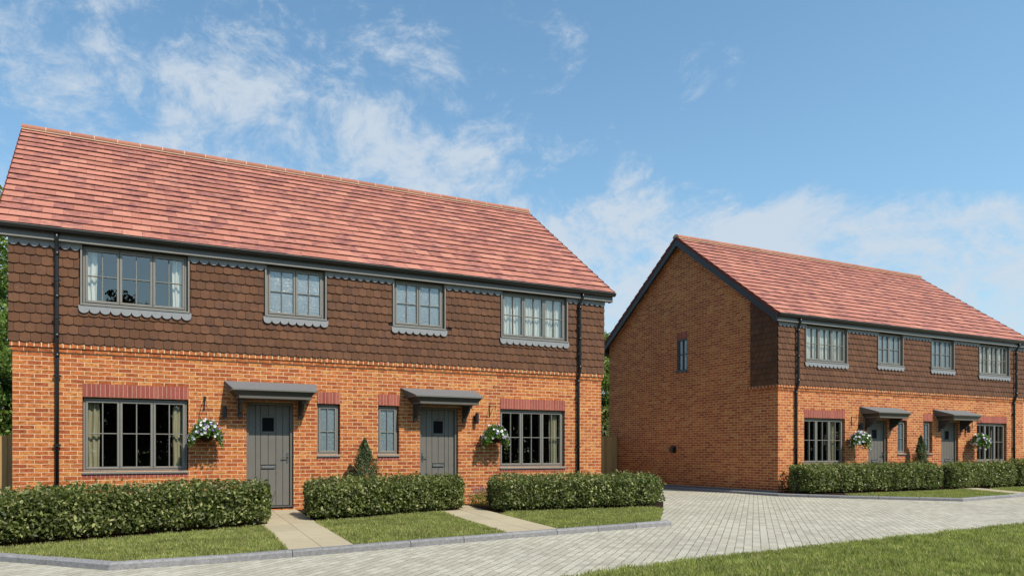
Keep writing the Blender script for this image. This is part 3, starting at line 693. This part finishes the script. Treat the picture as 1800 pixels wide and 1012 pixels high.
def kerb(pl,h=.080,w=.100,seg=.915):
    m=MB(); inn=offset(pl,w); bev=offset(pl,.022)
    for i in range(len(pl)-1):
        a,b=Vector(pl[i]),Vector(pl[i+1]); c,d=Vector(inn[i]),Vector(inn[i+1]); e,f=Vector(bev[i]),Vector(bev[i+1]); L=(b-a).length; n=max(1,round(L/seg))
        for k in range(n):
            g=.005/L*1.; t0=k/n+(g if k else 0.0003); t1=(k+1)/n-(g if k<n-1 else .0003)
            dz=random.uniform(-.002,.002)
            q=lambda A,B,t,z:(*(A+(B-A)*t),z)
            V=[q(a,b,t0,-.02),q(a,b,t1,-.02),q(a,b,t0,h*.72+dz),q(a,b,t1,h*.72+dz),q(e,f,t0,h+dz),q(e,f,t1,h+dz),q(c,d,t0,h+.002+dz),q(c,d,t1,h+.002+dz),q(c,d,t0,-.02),q(c,d,t1,-.02)]
            m.add(V,[(0,1,3,2),(2,3,5,4),(4,5,7,6),(6,7,9,8),(0,2,4,6,8),(1,9,7,5,3)])
    return tag(m.build('kerb',M['kerb']),kind='structure')
kerb(KL); kerb(KR)
iL=offset(KL,.101)[:5]+[(10.02,-4.612)]+[(a-.03,b+.02) for a,b in KS[1:]]; iR=offset(KR,.101)
edged('flower_bed',iL+[(-2.9,6.8)],.066,M['soil'])
edged('flower_bed',iR[0:6]+[(36,-1.45),(36,7)],.066,M['soil'])
# paths of slabs
def path(l0,l1,r0,r1,n=6,cols=2):   # l0,l1 left edge front/back
    m=MB(); l0,l1,r0,r1=map(Vector,(l0,l1,r0,r1))
    for i in range(n):
        for j in range(cols):
            P=lambda t,s:(l0+(l1-l0)*t)*(1-s)+(r0+(r1-r0)*t)*s
            g=.002; t0,t1=i/n+g/4,(i+1)/n-g/4; s0,s1=j/cols+g*2,(j+1)/cols-g*2
            q=[P(t0,s0),P(t0,s1),P(t1,s1),P(t1,s0)]; m.prism([tuple(a) for a in q],'z',-.01,.0795+random.uniform(-.0006,.0006))
    return tag(m.build('path',M['slab']),kind='structure')
path((3.50,-5.42),(3.99,-.003),(4.36,-5.31),(4.98,-.003),6)
path((6.80,-5.00),(7.72,-.003),(7.78,-4.87),(8.74,-.003),6)
path((24.45,-3.02),(26.70,-.003),(25.35,-2.91),(27.62,-.003),4)
lawns=[[iL[0],iL[1],iL[2],(3.47,-5.40),(3.74,-2.72),(.3,-3.9),(-2.6,-1.4)],
 [(4.385,-5.30),(6.77,-5.0),(7.26,-2.35),(7.5,-1.55),(5.0,-2.45),(4.68,-2.5)],
 [(7.81,-4.865),iL[5],iL[6],(11.98,-2.45),(8.6,-2.2),(8.22,-2.6)],
 [(20.25,-2.55),iR[3],(24.42,-3.02),(25.75,-1.15),(20.0,-1.25),(19.55,-1.65)],
 [(25.38,-2.90),iR[5],(36,-1.48),(36,-.7),(27.2,-1.1),(26.4,-1.5)]]
for p in lawns: sheet('lawn',p,.074,M['turf'])
FL=[(2.2,-9.2),(3.6,-8.5),(5.5,-8.03),(7.3,-7.77),(9.35,-7.60),(12,-7.41),(15.4,-7.18),(22,-6.7),(34,-5.9),(60,-4)]
front=FL+[(60,-29),(-2,-29),(-1,-14),(1,-10.2)]
m=MB(); m.prism(front,'z',-.02,.035); tag(m.build('lawn',M['turf']),kind='structure')

CAM=(1.5693,-13.3133,1.251); YAW=.4086; F=1182.95; CX=708.44; HYP=792.29
def inpoly(P,poly):
    x,y=P[:,0],P[:,1]; r=np.zeros(len(P),bool); n=len(poly)
    for i in range(n):
        x1,y1=poly[i]; x2,y2=poly[(i+1)%n]
        c=((y1>y)!=(y2>y)); 
        with np.errstate(divide='ignore',invalid='ignore'): xi=(x2-x1)*(y-y1)/(y2-y1+1e-12)+x1
        r^=c&(x<xi)
    return r
def blades(P,h,w,z):
    n=len(P); a=RNG.uniform(0,2*math.pi,n); hh=h*RNG.uniform(.55,1.25,n)*(1+.38*vnoise(np.column_stack([P,P[:,0]]),2.2,3)+.25*vnoise(np.column_stack([P,P[:,1]]),9.,5)); ww=w*RNG.uniform(.7,1.3,n)
    lean=RNG.uniform(.1,.75,n)*hh; la=RNG.uniform(0,2*math.pi,n); B=np.column_stack([P,np.full(n,z)])
    t=np.column_stack([np.cos(a),np.sin(a),np.zeros(n)])*ww[:,None]/2
    L=np.column_stack([np.cos(la)*lean,np.sin(la)*lean,hh])
    M1=B+L*np.array([.4,.4,.6])
    v=np.stack([B-t,B+t,M1+t*.8,M1-t*.8,B+L],1).reshape(-1,3); i=np.arange(n)[:,None]*5
    f=np.concatenate([i+[[0,1,2]],i+[[0,2,3]],i+[[3,2,4]]],0); return v,f
def grass(poly,dens,h,w,z,label,lim=None):
    xs=[p[0] for p in poly]; ys=[p[1] for p in poly]; x0,x1,y0,y1=min(xs),max(xs),min(ys),max(ys)
    if lim: x0,x1,y0,y1=max(x0,lim[0]),min(x1,lim[1]),max(y0,lim[2]),min(y1,lim[3])
    n=int((x1-x0)*(y1-y0)*dens); P=np.column_stack([RNG.uniform(x0,x1,n),RNG.uniform(y0,y1,n)])
    P=P[inpoly(P,poly)]
    d=np.hypot(P[:,0]-CAM[0],P[:,1]-CAM[1]); keep=RNG.uniform(size=len(P))<np.clip((9.5/d)**1.4,.12,1); P=P[keep]; 
    v,f=blades(P,h,w,z); o=np_mesh('grass',v,f,M['blade']); tag(o,label,'grass',kind='stuff'); return len(P)
def grow(poly,d):
    c=np.mean(poly,0); return [tuple(np.array(p)+(np.array(p)-c)/np.linalg.norm(np.array(p)-c)*d) for p in poly]
ng=0
for p,l in zip(lawns,('short mown grass between the kerb corner and the leftmost hedge','short mown grass strip between the two paths','short mown grass in front of the middle right hedge','short mown grass strip before the far house','short mown grass by the far path')):
    ng+=grass(grow(p,.035),4600,.040,.0065,.072,l,(-3,33,-6,0))
ng+=grass(grow(front,.03),5200,.060,.0075,.03,'long lawn grass across the bottom right foreground',(4.2,26,-11.2,-5.6))
print('blades',ng)

# ---------------------------------------------------------------- hedges and plants
def hedge(front_l,front_r,back_r,back_l,h,label,n,size=.052,group='clipped hedges in front of the houses',seed=1,z0=.08):
    P4=[Vector(p) for p in (front_l,front_r,back_r,back_l)]
    root=empty('hedge',(*front_l,z0)); tag(root,label,'hedge',group); ox,oy=front_l
    # sample in the unit box, pushed to its shell
    n1=int(n*.78); face=RNG.choice(6,n1,p=[.42,.10,.13,.13,.22,.0]); U=RNG.uniform(0,1,(n1,3)); N=np.zeros((n1,3))
    dep=np.abs(RNG.normal(size=n1))*.055
    a,b,c,d=[np.array(p) for p in P4]
    ex=(b-a)/np.linalg.norm(b-a); nf=np.array([ex[1],-ex[0]])
    L=np.linalg.norm(b-a); Wd=np.linalg.norm(d-a)
    U[face==0,1]=dep[face==0]/Wd; N[face==0]=[nf[0],nf[1],.25]
    U[face==1,1]=1-dep[face==1]/Wd; N[face==1]=[-nf[0],-nf[1],.2]
    U[face==2,0]=dep[face==2]/L; N[face==2]=[-ex[0],-ex[1],.2]
    U[face==3,0]=1-dep[face==3]/L; N[face==3]=[ex[0],ex[1],.2]
    U[face==4,2]=1-dep[face==4]/h; N[face==4]=[0,0,1]
    n2=n-n1; U2=RNG.uniform(.03,.97,(n2,3)); U=np.vstack([U,U2]); N=np.vstack([N,np.tile([nf[0],nf[1],.3],(n2,1))])
    # rounded plan and shoulders
    rr=.5
    u=U[:,0:1]; v=U[:,1:2]; XY=(1-v)*((1-u)*a+u*b)+v*((1-u)*d+u*c)
    cen=XY.mean(0); Z=U[:,2]
    e=np.minimum(U[:,0]*L,(1-U[:,0])*L); sh=np.clip(1-e/.25,0,1)**2; vy=np.abs(U[:,1]-.5)*2; 
    sh2=np.clip((vy-.45)/.55,0,1)**2*.11; low=np.clip((.16-Z)/.16,0,1)
    P=np.column_stack([XY,np.zeros(len(XY))])
    wob=vnoise(np.column_stack([XY,Z*h]),3.1,seed)*.05+vnoise(np.column_stack([XY,Z*h]),7.,seed+3)*.04
    P[:,:2]+=nf*(wob[:,None]-(low*.08)[:,None]*(1 if True else 0))*(np.where(U[:,1]<.5,1,-1)[:,None])
    # corner rounding in plan
    pull=(np.clip(1-e/.22,0,1)**2)*np.clip((vy-.3)/.7,0,1)*.25
    P[:,:2]-=(nf*np.where(U[:,1]<.5,1,-1)[:,None])*pull[:,None]*1.0
    top=h*(1-.0)+vnoise(np.column_stack([XY,XY[:,0]]),2.3,seed+9)*.05+vnoise(np.column_stack([XY,XY[:,0]]),11.,seed+5)*.026
    P[:,2]=z0+.06+Z*(top+.02-.06)-sh*Z*.15-sh2*Z
    P+=RNG.normal(size=P.shape)*.02
    st=(RNG.uniform(size=len(P))<.12)&(P[:,2]>z0+h*.6); P[st,2]+=RNG.uniform(0,.075,st.sum())
    P[:,0]-=ox; P[:,1]-=oy; P[:,2]-=z0
    n3=int(n*.20); U3=RNG.uniform(0,1,(n3,3)); q=U3*np.array([1-.24/L,1-.24/Wd,.86-.10])+np.array([.12/L,.12/Wd,.08])
    XY3=(1-q[:,1:2])*((1-q[:,0:1])*a+q[:,0:1]*b)+q[:,1:2]*((1-q[:,0:1])*d+q[:,0:1]*c)
    P3=np.column_stack([XY3[:,0]-ox,XY3[:,1]-oy,q[:,2]*h]); Pa=np.vstack([P,P3]); Na=np.vstack([N,RNG.normal(size=(n3,3))])
    v1,f1=leaves(P,size,N,jit=1.05,aspect=.52); v3,f3=leaves(P3,.115,None,aspect=.75)
    np_mesh('foliage',np.vstack([v1,v3]),np.vstack([f1,f3+len(v1)]),M['hedge'],root)
    tw=MB(); k=int(L/.11)
    for i in range(k):
        u_=(i+.5)/k+random.uniform(-.02,.02); v_=random.uniform(.2,.75); q=(1-v_)*((1-u_)*a+u_*b)+v_*((1-u_)*d+u_*c)
        x,y=q[0]-ox,q[1]-oy
        for j in range(3):
            dx,dy=random.uniform(-.13,.13),random.uniform(-.13,.13); hh=h*random.uniform(.6,.85)
            tw.tube([(x,y,-.03),(x+dx*.3,y+dy*.3,hh*.3),(x+dx,y+dy,hh)],[.010,.008,.003],5)
    tw.build('twigs',M['twig'],root)
    return root
hedge((-.30,-3.95),(3.98,-2.62),(3.86,-1.92),(-.45,-3.15),.665,'longest clipped green hedge, at the left edge, left of the first slab path',17000,.062,seed=1)
hedge((4.72,-2.46),(8.14,-1.42),(8.18,-.78),(4.76,-1.10),.67,'clipped green hedge between the two slab paths, small conifer behind it',13500,.062,seed=4)
hedge((8.42,-2.22),(12.15,-2.42),(13.0,-1.5),(8.74,-1.0),.66,'clipped green hedge right of the second slab path, ending in front of the paved drive',14500,.062,seed=8)
hedge((19.05,-.88),(24.95,-1.06),(25.0,-.42),(18.99,-.14),.785,'clipped hedge along the far house from its shaded gable corner to the conifer',17000,.066,seed=12)
hedge((25.45,-1.05),(29.25,-.95),(29.3,-.35),(25.5,-.42),.785,'clipped hedge before the far house, between its right door and the right downpipe',10500,.066,seed=15)
hedge((29.55,-.95),(33.0,-.8),(33.0,-.1),(29.55,-.25),.86,'slightly taller clipped hedge cut by the right edge of the photo',6500,.068,seed=18)

hedge((-6.5,11.6),(-.9,11.6),(-.9,12.4),(-6.5,12.4),2.9,'tall hedge rising above the timber fence at the left edge',15000,.18,group=None,seed=21)
hedge((18,11.6),(26.5,11.6),(26.5,12.6),(18,12.6),3.2,'tall hedge behind the fence, in the gap between the houses',20000,.19,group=None,seed=24)
def conifer(x,y,h,rb,label):
    c=empty('conifer',(x,y,.08)); tag(c,label,'conifer','small conifers by the front doors')
    m=MB(); m.tube([(0,0,0),(0,0,h*.9)],[.02,.006],6); m.build('trunk',M['bark'],c)
    n=11000; t=RNG.uniform(0,1,n)**1.25; a=RNG.uniform(0,2*math.pi,n); prof=rb*(1-t)**.8*(.92+.26*np.sin(a*3+t*14)+.20*np.sin(a*5-t*23)+.14*np.sin(a*9+t*41))
    r=prof*(RNG.uniform(.25,1,n)**.45); P=np.stack([r*np.cos(a),r*np.sin(a),.03+h*t+.25*r*RNG.uniform(-1,.6,n)],1)
    N=np.stack([np.cos(a),np.sin(a),np.full(n,.4)],1)
    v,f=leaves(P,.046,N,aspect=.32,jit=.8,up=(0,0,1.2)); np_mesh('foliage',v,f,M['conifer'],c)
conifer(6.29,-.45,1.40,.50,'small dark conifer against the near house wall between the two narrow frosted windows')
conifer(25.0,-.32,1.64,.38,'small dark conifer against the far house wall, rising above the hedge')
def small_shrub(x,y,h,w,flower,label,name='shrub'):
    c=empty(name,(x,y,.085)); tag(c,label,'shrub' if name=='shrub' else 'lavender')
    n=900; a=RNG.uniform(0,2*math.pi,n); r=w*RNG.uniform(0,1,n)**.6; z=h*RNG.uniform(.05,1,n)*(1-.45*(r/w)**2)
    P=np.stack([r*np.cos(a),r*np.sin(a),z],1); leafobj('foliage',P,.05,M['basket_leaf'] if name!='shrub' else M['hedge'],c,aspect=.28,up=(0,0,1.5))
    k=260; a=RNG.uniform(0,2*math.pi,k); r=w*1.05*RNG.uniform(0,1,k)**.5; z=h*(.85+.35*RNG.uniform(0,1,k))*(1-.3*(r/w)**2)
    leafobj('flowers',np.stack([r*np.cos(a),r*np.sin(a),z],1),.032,M['pink'],c,aspect=.55,up=(0,0,1.5))
small_shrub(5.08,-1.05,.30,.20,1,'low shrub with pinkish tips between first door path and middle hedge')
small_shrub(8.95,-.62,.36,.30,1,'mauve flowering lavender against the wall right of the second front door','lavender_plant')

M['fartree']=leaf_mat('darkened_tree_leaf',[(0,(.012,.02,.006)),(1,(.03,.045,.012))],.8,.1,.05)  # leaf colour darkened so the shaded sides mirror nearly black in the glass
def tree(x,y,h,rc,label,n=9000,size=.16,trunk=.35,group='broadleaf trees behind the houses',low=.12,seed=0):
    rs=np.random.default_rng(seed+50); t=empty('broadleaf_tree',(x,y,0)); tag(t,label,'tree',group)
    m=MB(); m.tube([(0,0,-.1),(.05,0,h*.25),(.0,.08,h*.55),(0,0,h*.85)],[trunk*.6,trunk*.45,trunk*.28,.03],10)
    for k in range(9):
        a=rs.uniform(0,6.28); z=h*rs.uniform(.2,.65); L=rc*rs.uniform(.5,.85); m.tube([(0,0,z),(L*.5*math.cos(a),L*.5*math.sin(a),z+L*.35),(L*math.cos(a),L*math.sin(a),z+L*.6)],[trunk*.2,trunk*.12,.015],6)
    m.build('trunk',M['bark'],t,True)
    nc=52; cz=rs.uniform(low,1,nc); ca=rs.uniform(0,6.28,nc); pr=np.sin(np.clip((cz-low*.3)/(1.02-low*.3),0,1)**.8*math.pi)**.6; cz=np.maximum(cz,.12); cr=rc*pr*rs.uniform(.35,1,nc)
    Cc=np.stack([cr*np.cos(ca),cr*np.sin(ca),h*(cz*.93)],1); Rr=rc*rs.uniform(.16,.34,nc)
    pick=rs.integers(0,nc,n); d=rs.normal(size=(n,3)); d/=np.linalg.norm(d,axis=1,keepdims=True); rad=rs.uniform(.35,1.08,n)**.6
    P=Cc[pick]+d*(Rr[pick]*rad)[:,None]*np.array([1,1,.8])
    v,f=leaves(P,size,d,jit=.9,aspect=.6); np_mesh('crown',v,f,M['fartree' if y<-20 else 'tree'],t)
    return t
tree(-3.0,12.5,10.8,2.9,'tall leafy tree behind the near house, at the left edge of the photo',34000,.14,seed=1,low=.0)
tree(-6.6,13,9.0,2.8,'leafy tree left of the house, mostly outside the left edge',9000,.18,seed=2,low=.05)
tree(24.2,14.5,8.0,2.6,'leafy tree seen in the gap between the two houses',30000,.15,seed=3,low=.0)
tree(40.5,8.0,5.4,2.3,'leafy tree beyond the far house at the right edge',16000,.13,seed=4,low=.0)
tree(-2.2,11.0,6.2,2.4,'short bushy tree behind the left timber fence, at the left edge',26000,.12,.16,seed=7,low=-.3)
tree(22.8,13.4,5.6,2.4,'short bushy tree rising above the fence in the gap between the houses',26000,.13,.16,seed=8,low=-.3)
# trees across the road, mirrored in the window glass
proto=tree(2.6,-38,12.6,4.6,'tall tree across the road behind the viewer, mirrored in the upper windows',7000,.42,.5,'trees across the road behind the viewer',.1,seed=5)
spots=[(-9,-40,9.2),(-19,-42,11),(12,-42,9.0),(21,-38,8.2),(31,-41,8.8),(42,-40,8.0),(54,-42,9.2),(66,-40,8.6),(79,-42,9.4),(92,-41,8.4),(106,-43,9.2),(122,-44,9.6)]
for i,(x,y,hh) in enumerate(spots):
    o=copy_tree(proto); o.location=(x,y,0); o.rotation_euler[2]=i*1.1; s=hh/12.6; o.scale=(1.25*max(s,.8),1.25*max(s,.8),s); o['label']='lower tree across the road behind the viewer, seen only as dark glass reflections'
hm=np.column_stack([RNG.uniform(-30,135,60000),RNG.normal(-36.5,.7,60000),RNG.uniform(0,1,60000)**.85*5.2]); hm[:,2]*=1+.25*vnoise(hm*[1,1,0],.5,3)  # unseen growth added so gaps below the trees don't mirror sky
o=leafobj('undergrowth',hm,.55,M['fartree']); tag(o,'dense undergrowth added unseen behind the viewer to darken the ground-floor glass','undergrowth',kind='stuff')

# ---------------------------------------------------------------- fences
def fence(x0,x1,y,zt,label):
    f=empty('timber_fence',(x0,y,0)); tag(f,label,'fence','timber garden fences'); L=x1-x0
    b=MB(); x=0
    while x<L-.02:
        w=min(.118,L-x); dy=.012 if int(x/.1)%2 else 0; b.box(x+.001,x+w-.001,-.018-dy,-dy,.05,zt+random.uniform(-.006,.006)); x+=.108
    b.build('boards',M['wood'],f)
    r=MB(); 
    for z in (.35,zt*.55,zt-.25): r.box(0,L,.002,.05,z,z+.08)
    r.build('rails',M['wood'],f)
    n=max(1,int(L/2.4))
    for k in range(n+1):
        p=MB(); q=L*k/n; p.box(q-.05,q+.05,.051,.15,0,zt+.03); p.build('post',M['wood'],f)
fence(-7.2,-.07,.75,1.53,'timber board fence left of the near house, at the left edge of the photo')
fence(W+.07,HX-.07,6.55,1.80,'timber board fence closing the gap between the two houses')
fence(HX+W+.07,HX+W+6,4.6,1.80,'timber board fence beyond the far house, at the right edge')

# ---------------------------------------------------------------- light
d=Vector((-.35,1,-1.22)).normalized()
sl=bpy.data.lights.new('sun','SUN'); sl.energy=4.95; sl.angle=R(.55); sl.color=(1,.925,.80)
so=bpy.data.objects.new('sun',sl); C.objects.link(so); so.rotation_euler=d.to_track_quat('-Z','Y').to_euler(); so.location=(10,-20,30)
w=bpy.data.worlds.new('World'); bpy.context.scene.world=w; w.use_nodes=True; nt=w.node_tree; nt.nodes.clear()
t=NT.__new__(NT); t.t=nt; t.m=None
out=t.n('ShaderNodeOutputWorld'); bg=t.n('ShaderNodeBackground'); bg.inputs[1].default_value=.0595; t.l(bg.outputs[0],out.inputs[0])
sky=t.n('ShaderNodeTexSky'); sky.sky_type='NISHITA'; sky.sun_disc=False; sky.sun_elevation=R(49); sky.sun_rotation=R(160.7); sky.altitude=60; sky.air_density=1.0; sky.dust_density=.6; sky.ozone_density=1.6
tc=t.n('ShaderNodeTexCoord'); vec=tc.outputs['Generated']
def dotv(v):
    nd=t.n('ShaderNodeVectorMath'); nd.operation='DOT_PRODUCT'; t.l(vec,nd.inputs[0]); nd.inputs[1].default_value=v; return nd.outputs['Value']
def smooth(x,a,b):
    nd=t.n('ShaderNodeMapRange'); nd.interpolation_type='SMOOTHSTEP'; nd.inputs[1].default_value=a; nd.inputs[2].default_value=b; t.l(x,nd.inputs[0]); return nd.outputs[0]
cy,sy=math.cos(YAW),math.sin(YAW)
def dirpx(px,py):
    a=(px-CX)/F; b=(HYP-py)/F; v=Vector((sy+a*cy,cy-a*sy,b)); return v.normalized()
elev=dotv((0,0,1))
slope=t.math('DIVIDE',elev,t.math('MAXIMUM',dotv((sy,cy,0)),.35))
lowm=smooth(slope,.44,.335)
acc=t.math('MULTIPLY',lowm,.84)
for px,py,ang,amt in ((440,130,9,.66),(500,230,12,.80),(640,330,12,.84),(400,320,11,.80),(780,320,9,.74),(240,300,12,.56),(120,60,24,.60),(150,200,20,.58),(330,60,12,.58),(720,130,11,.50),(900,60,10,.42),(1010,190,7,.46),(850,230,8,.46),(620,110,9,.5),(560,20,9,.36),(880,300,7,.35),(1250,100,4.5,.40),(1020,150,3.6,.36),(990,255,3.6,.46),(1110,325,4,.6)):
    dd=dotv(tuple(dirpx(px,py))); acc=t.math('MAXIMUM',acc,t.math('MULTIPLY',smooth(dd,math.cos(R(ang)),math.cos(R(ang*.15))),amt))
mp=t.n('ShaderNodeMapping'); mp.inputs['Scale'].default_value=(1,1,1.5); t.l(vec,mp.inputs[0])
n0=t.n('ShaderNodeTexNoise'); n0.inputs['Scale'].default_value=3.; n0.inputs['Detail'].default_value=4; t.l(mp.outputs[0],n0.inputs['Vector'])
vm=t.n('ShaderNodeVectorMath'); vm.operation='MULTIPLY_ADD'; vm.inputs[1].default_value=(.20,.20,.20); t.l(n0.outputs['Color'],vm.inputs[0]); t.l(mp.outputs[0],vm.inputs[2])
n1=t.noise(vm.outputs[0],8.,10,.68); n2=t.noise(vm.outputs[0],30,7,.68)
nn=t.math('ADD',t.math('MULTIPLY',n1,.72),t.math('MULTIPLY',n2,.28))
cov=t.math('ADD',nn,t.math('MULTIPLY',t.math('SUBTRACT',acc,.5),.36))
mask=t.math('MULTIPLY',smooth(cov,.46,.68),.86)
skyc=t.mix(1.,sky.outputs[0],(2.35,2.92,2.80),'MULTIPLY')
hz=smooth(elev,.62,.0)
skyc=t.mix(t.math('MULTIPLY',hz,.35),skyc,(4.6,6.8,9.0))
fin=t.mix(mask,skyc,(8.8,9.9,11.1)); t.l(fin,bg.inputs[0])

# ---------------------------------------------------------------- camera
cd=bpy.data.cameras.new('camera'); co=bpy.data.objects.new('camera',cd); C.objects.link(co)
co.location=CAM; co.rotation_euler=(R(90),0,-YAW); cd.sensor_width=36; cd.lens=F/1800*36
cd.shift_x=(900-CX)/1800; cd.shift_y=(HYP-506)/1800; cd.clip_end=4000; cd.clip_start=.05
sc=bpy.context.scene; sc.camera=co
sc.view_settings.view_transform='Standard'; sc.view_settings.look='None'; sc.view_settings.exposure=.27; sc.view_settings.gamma=1
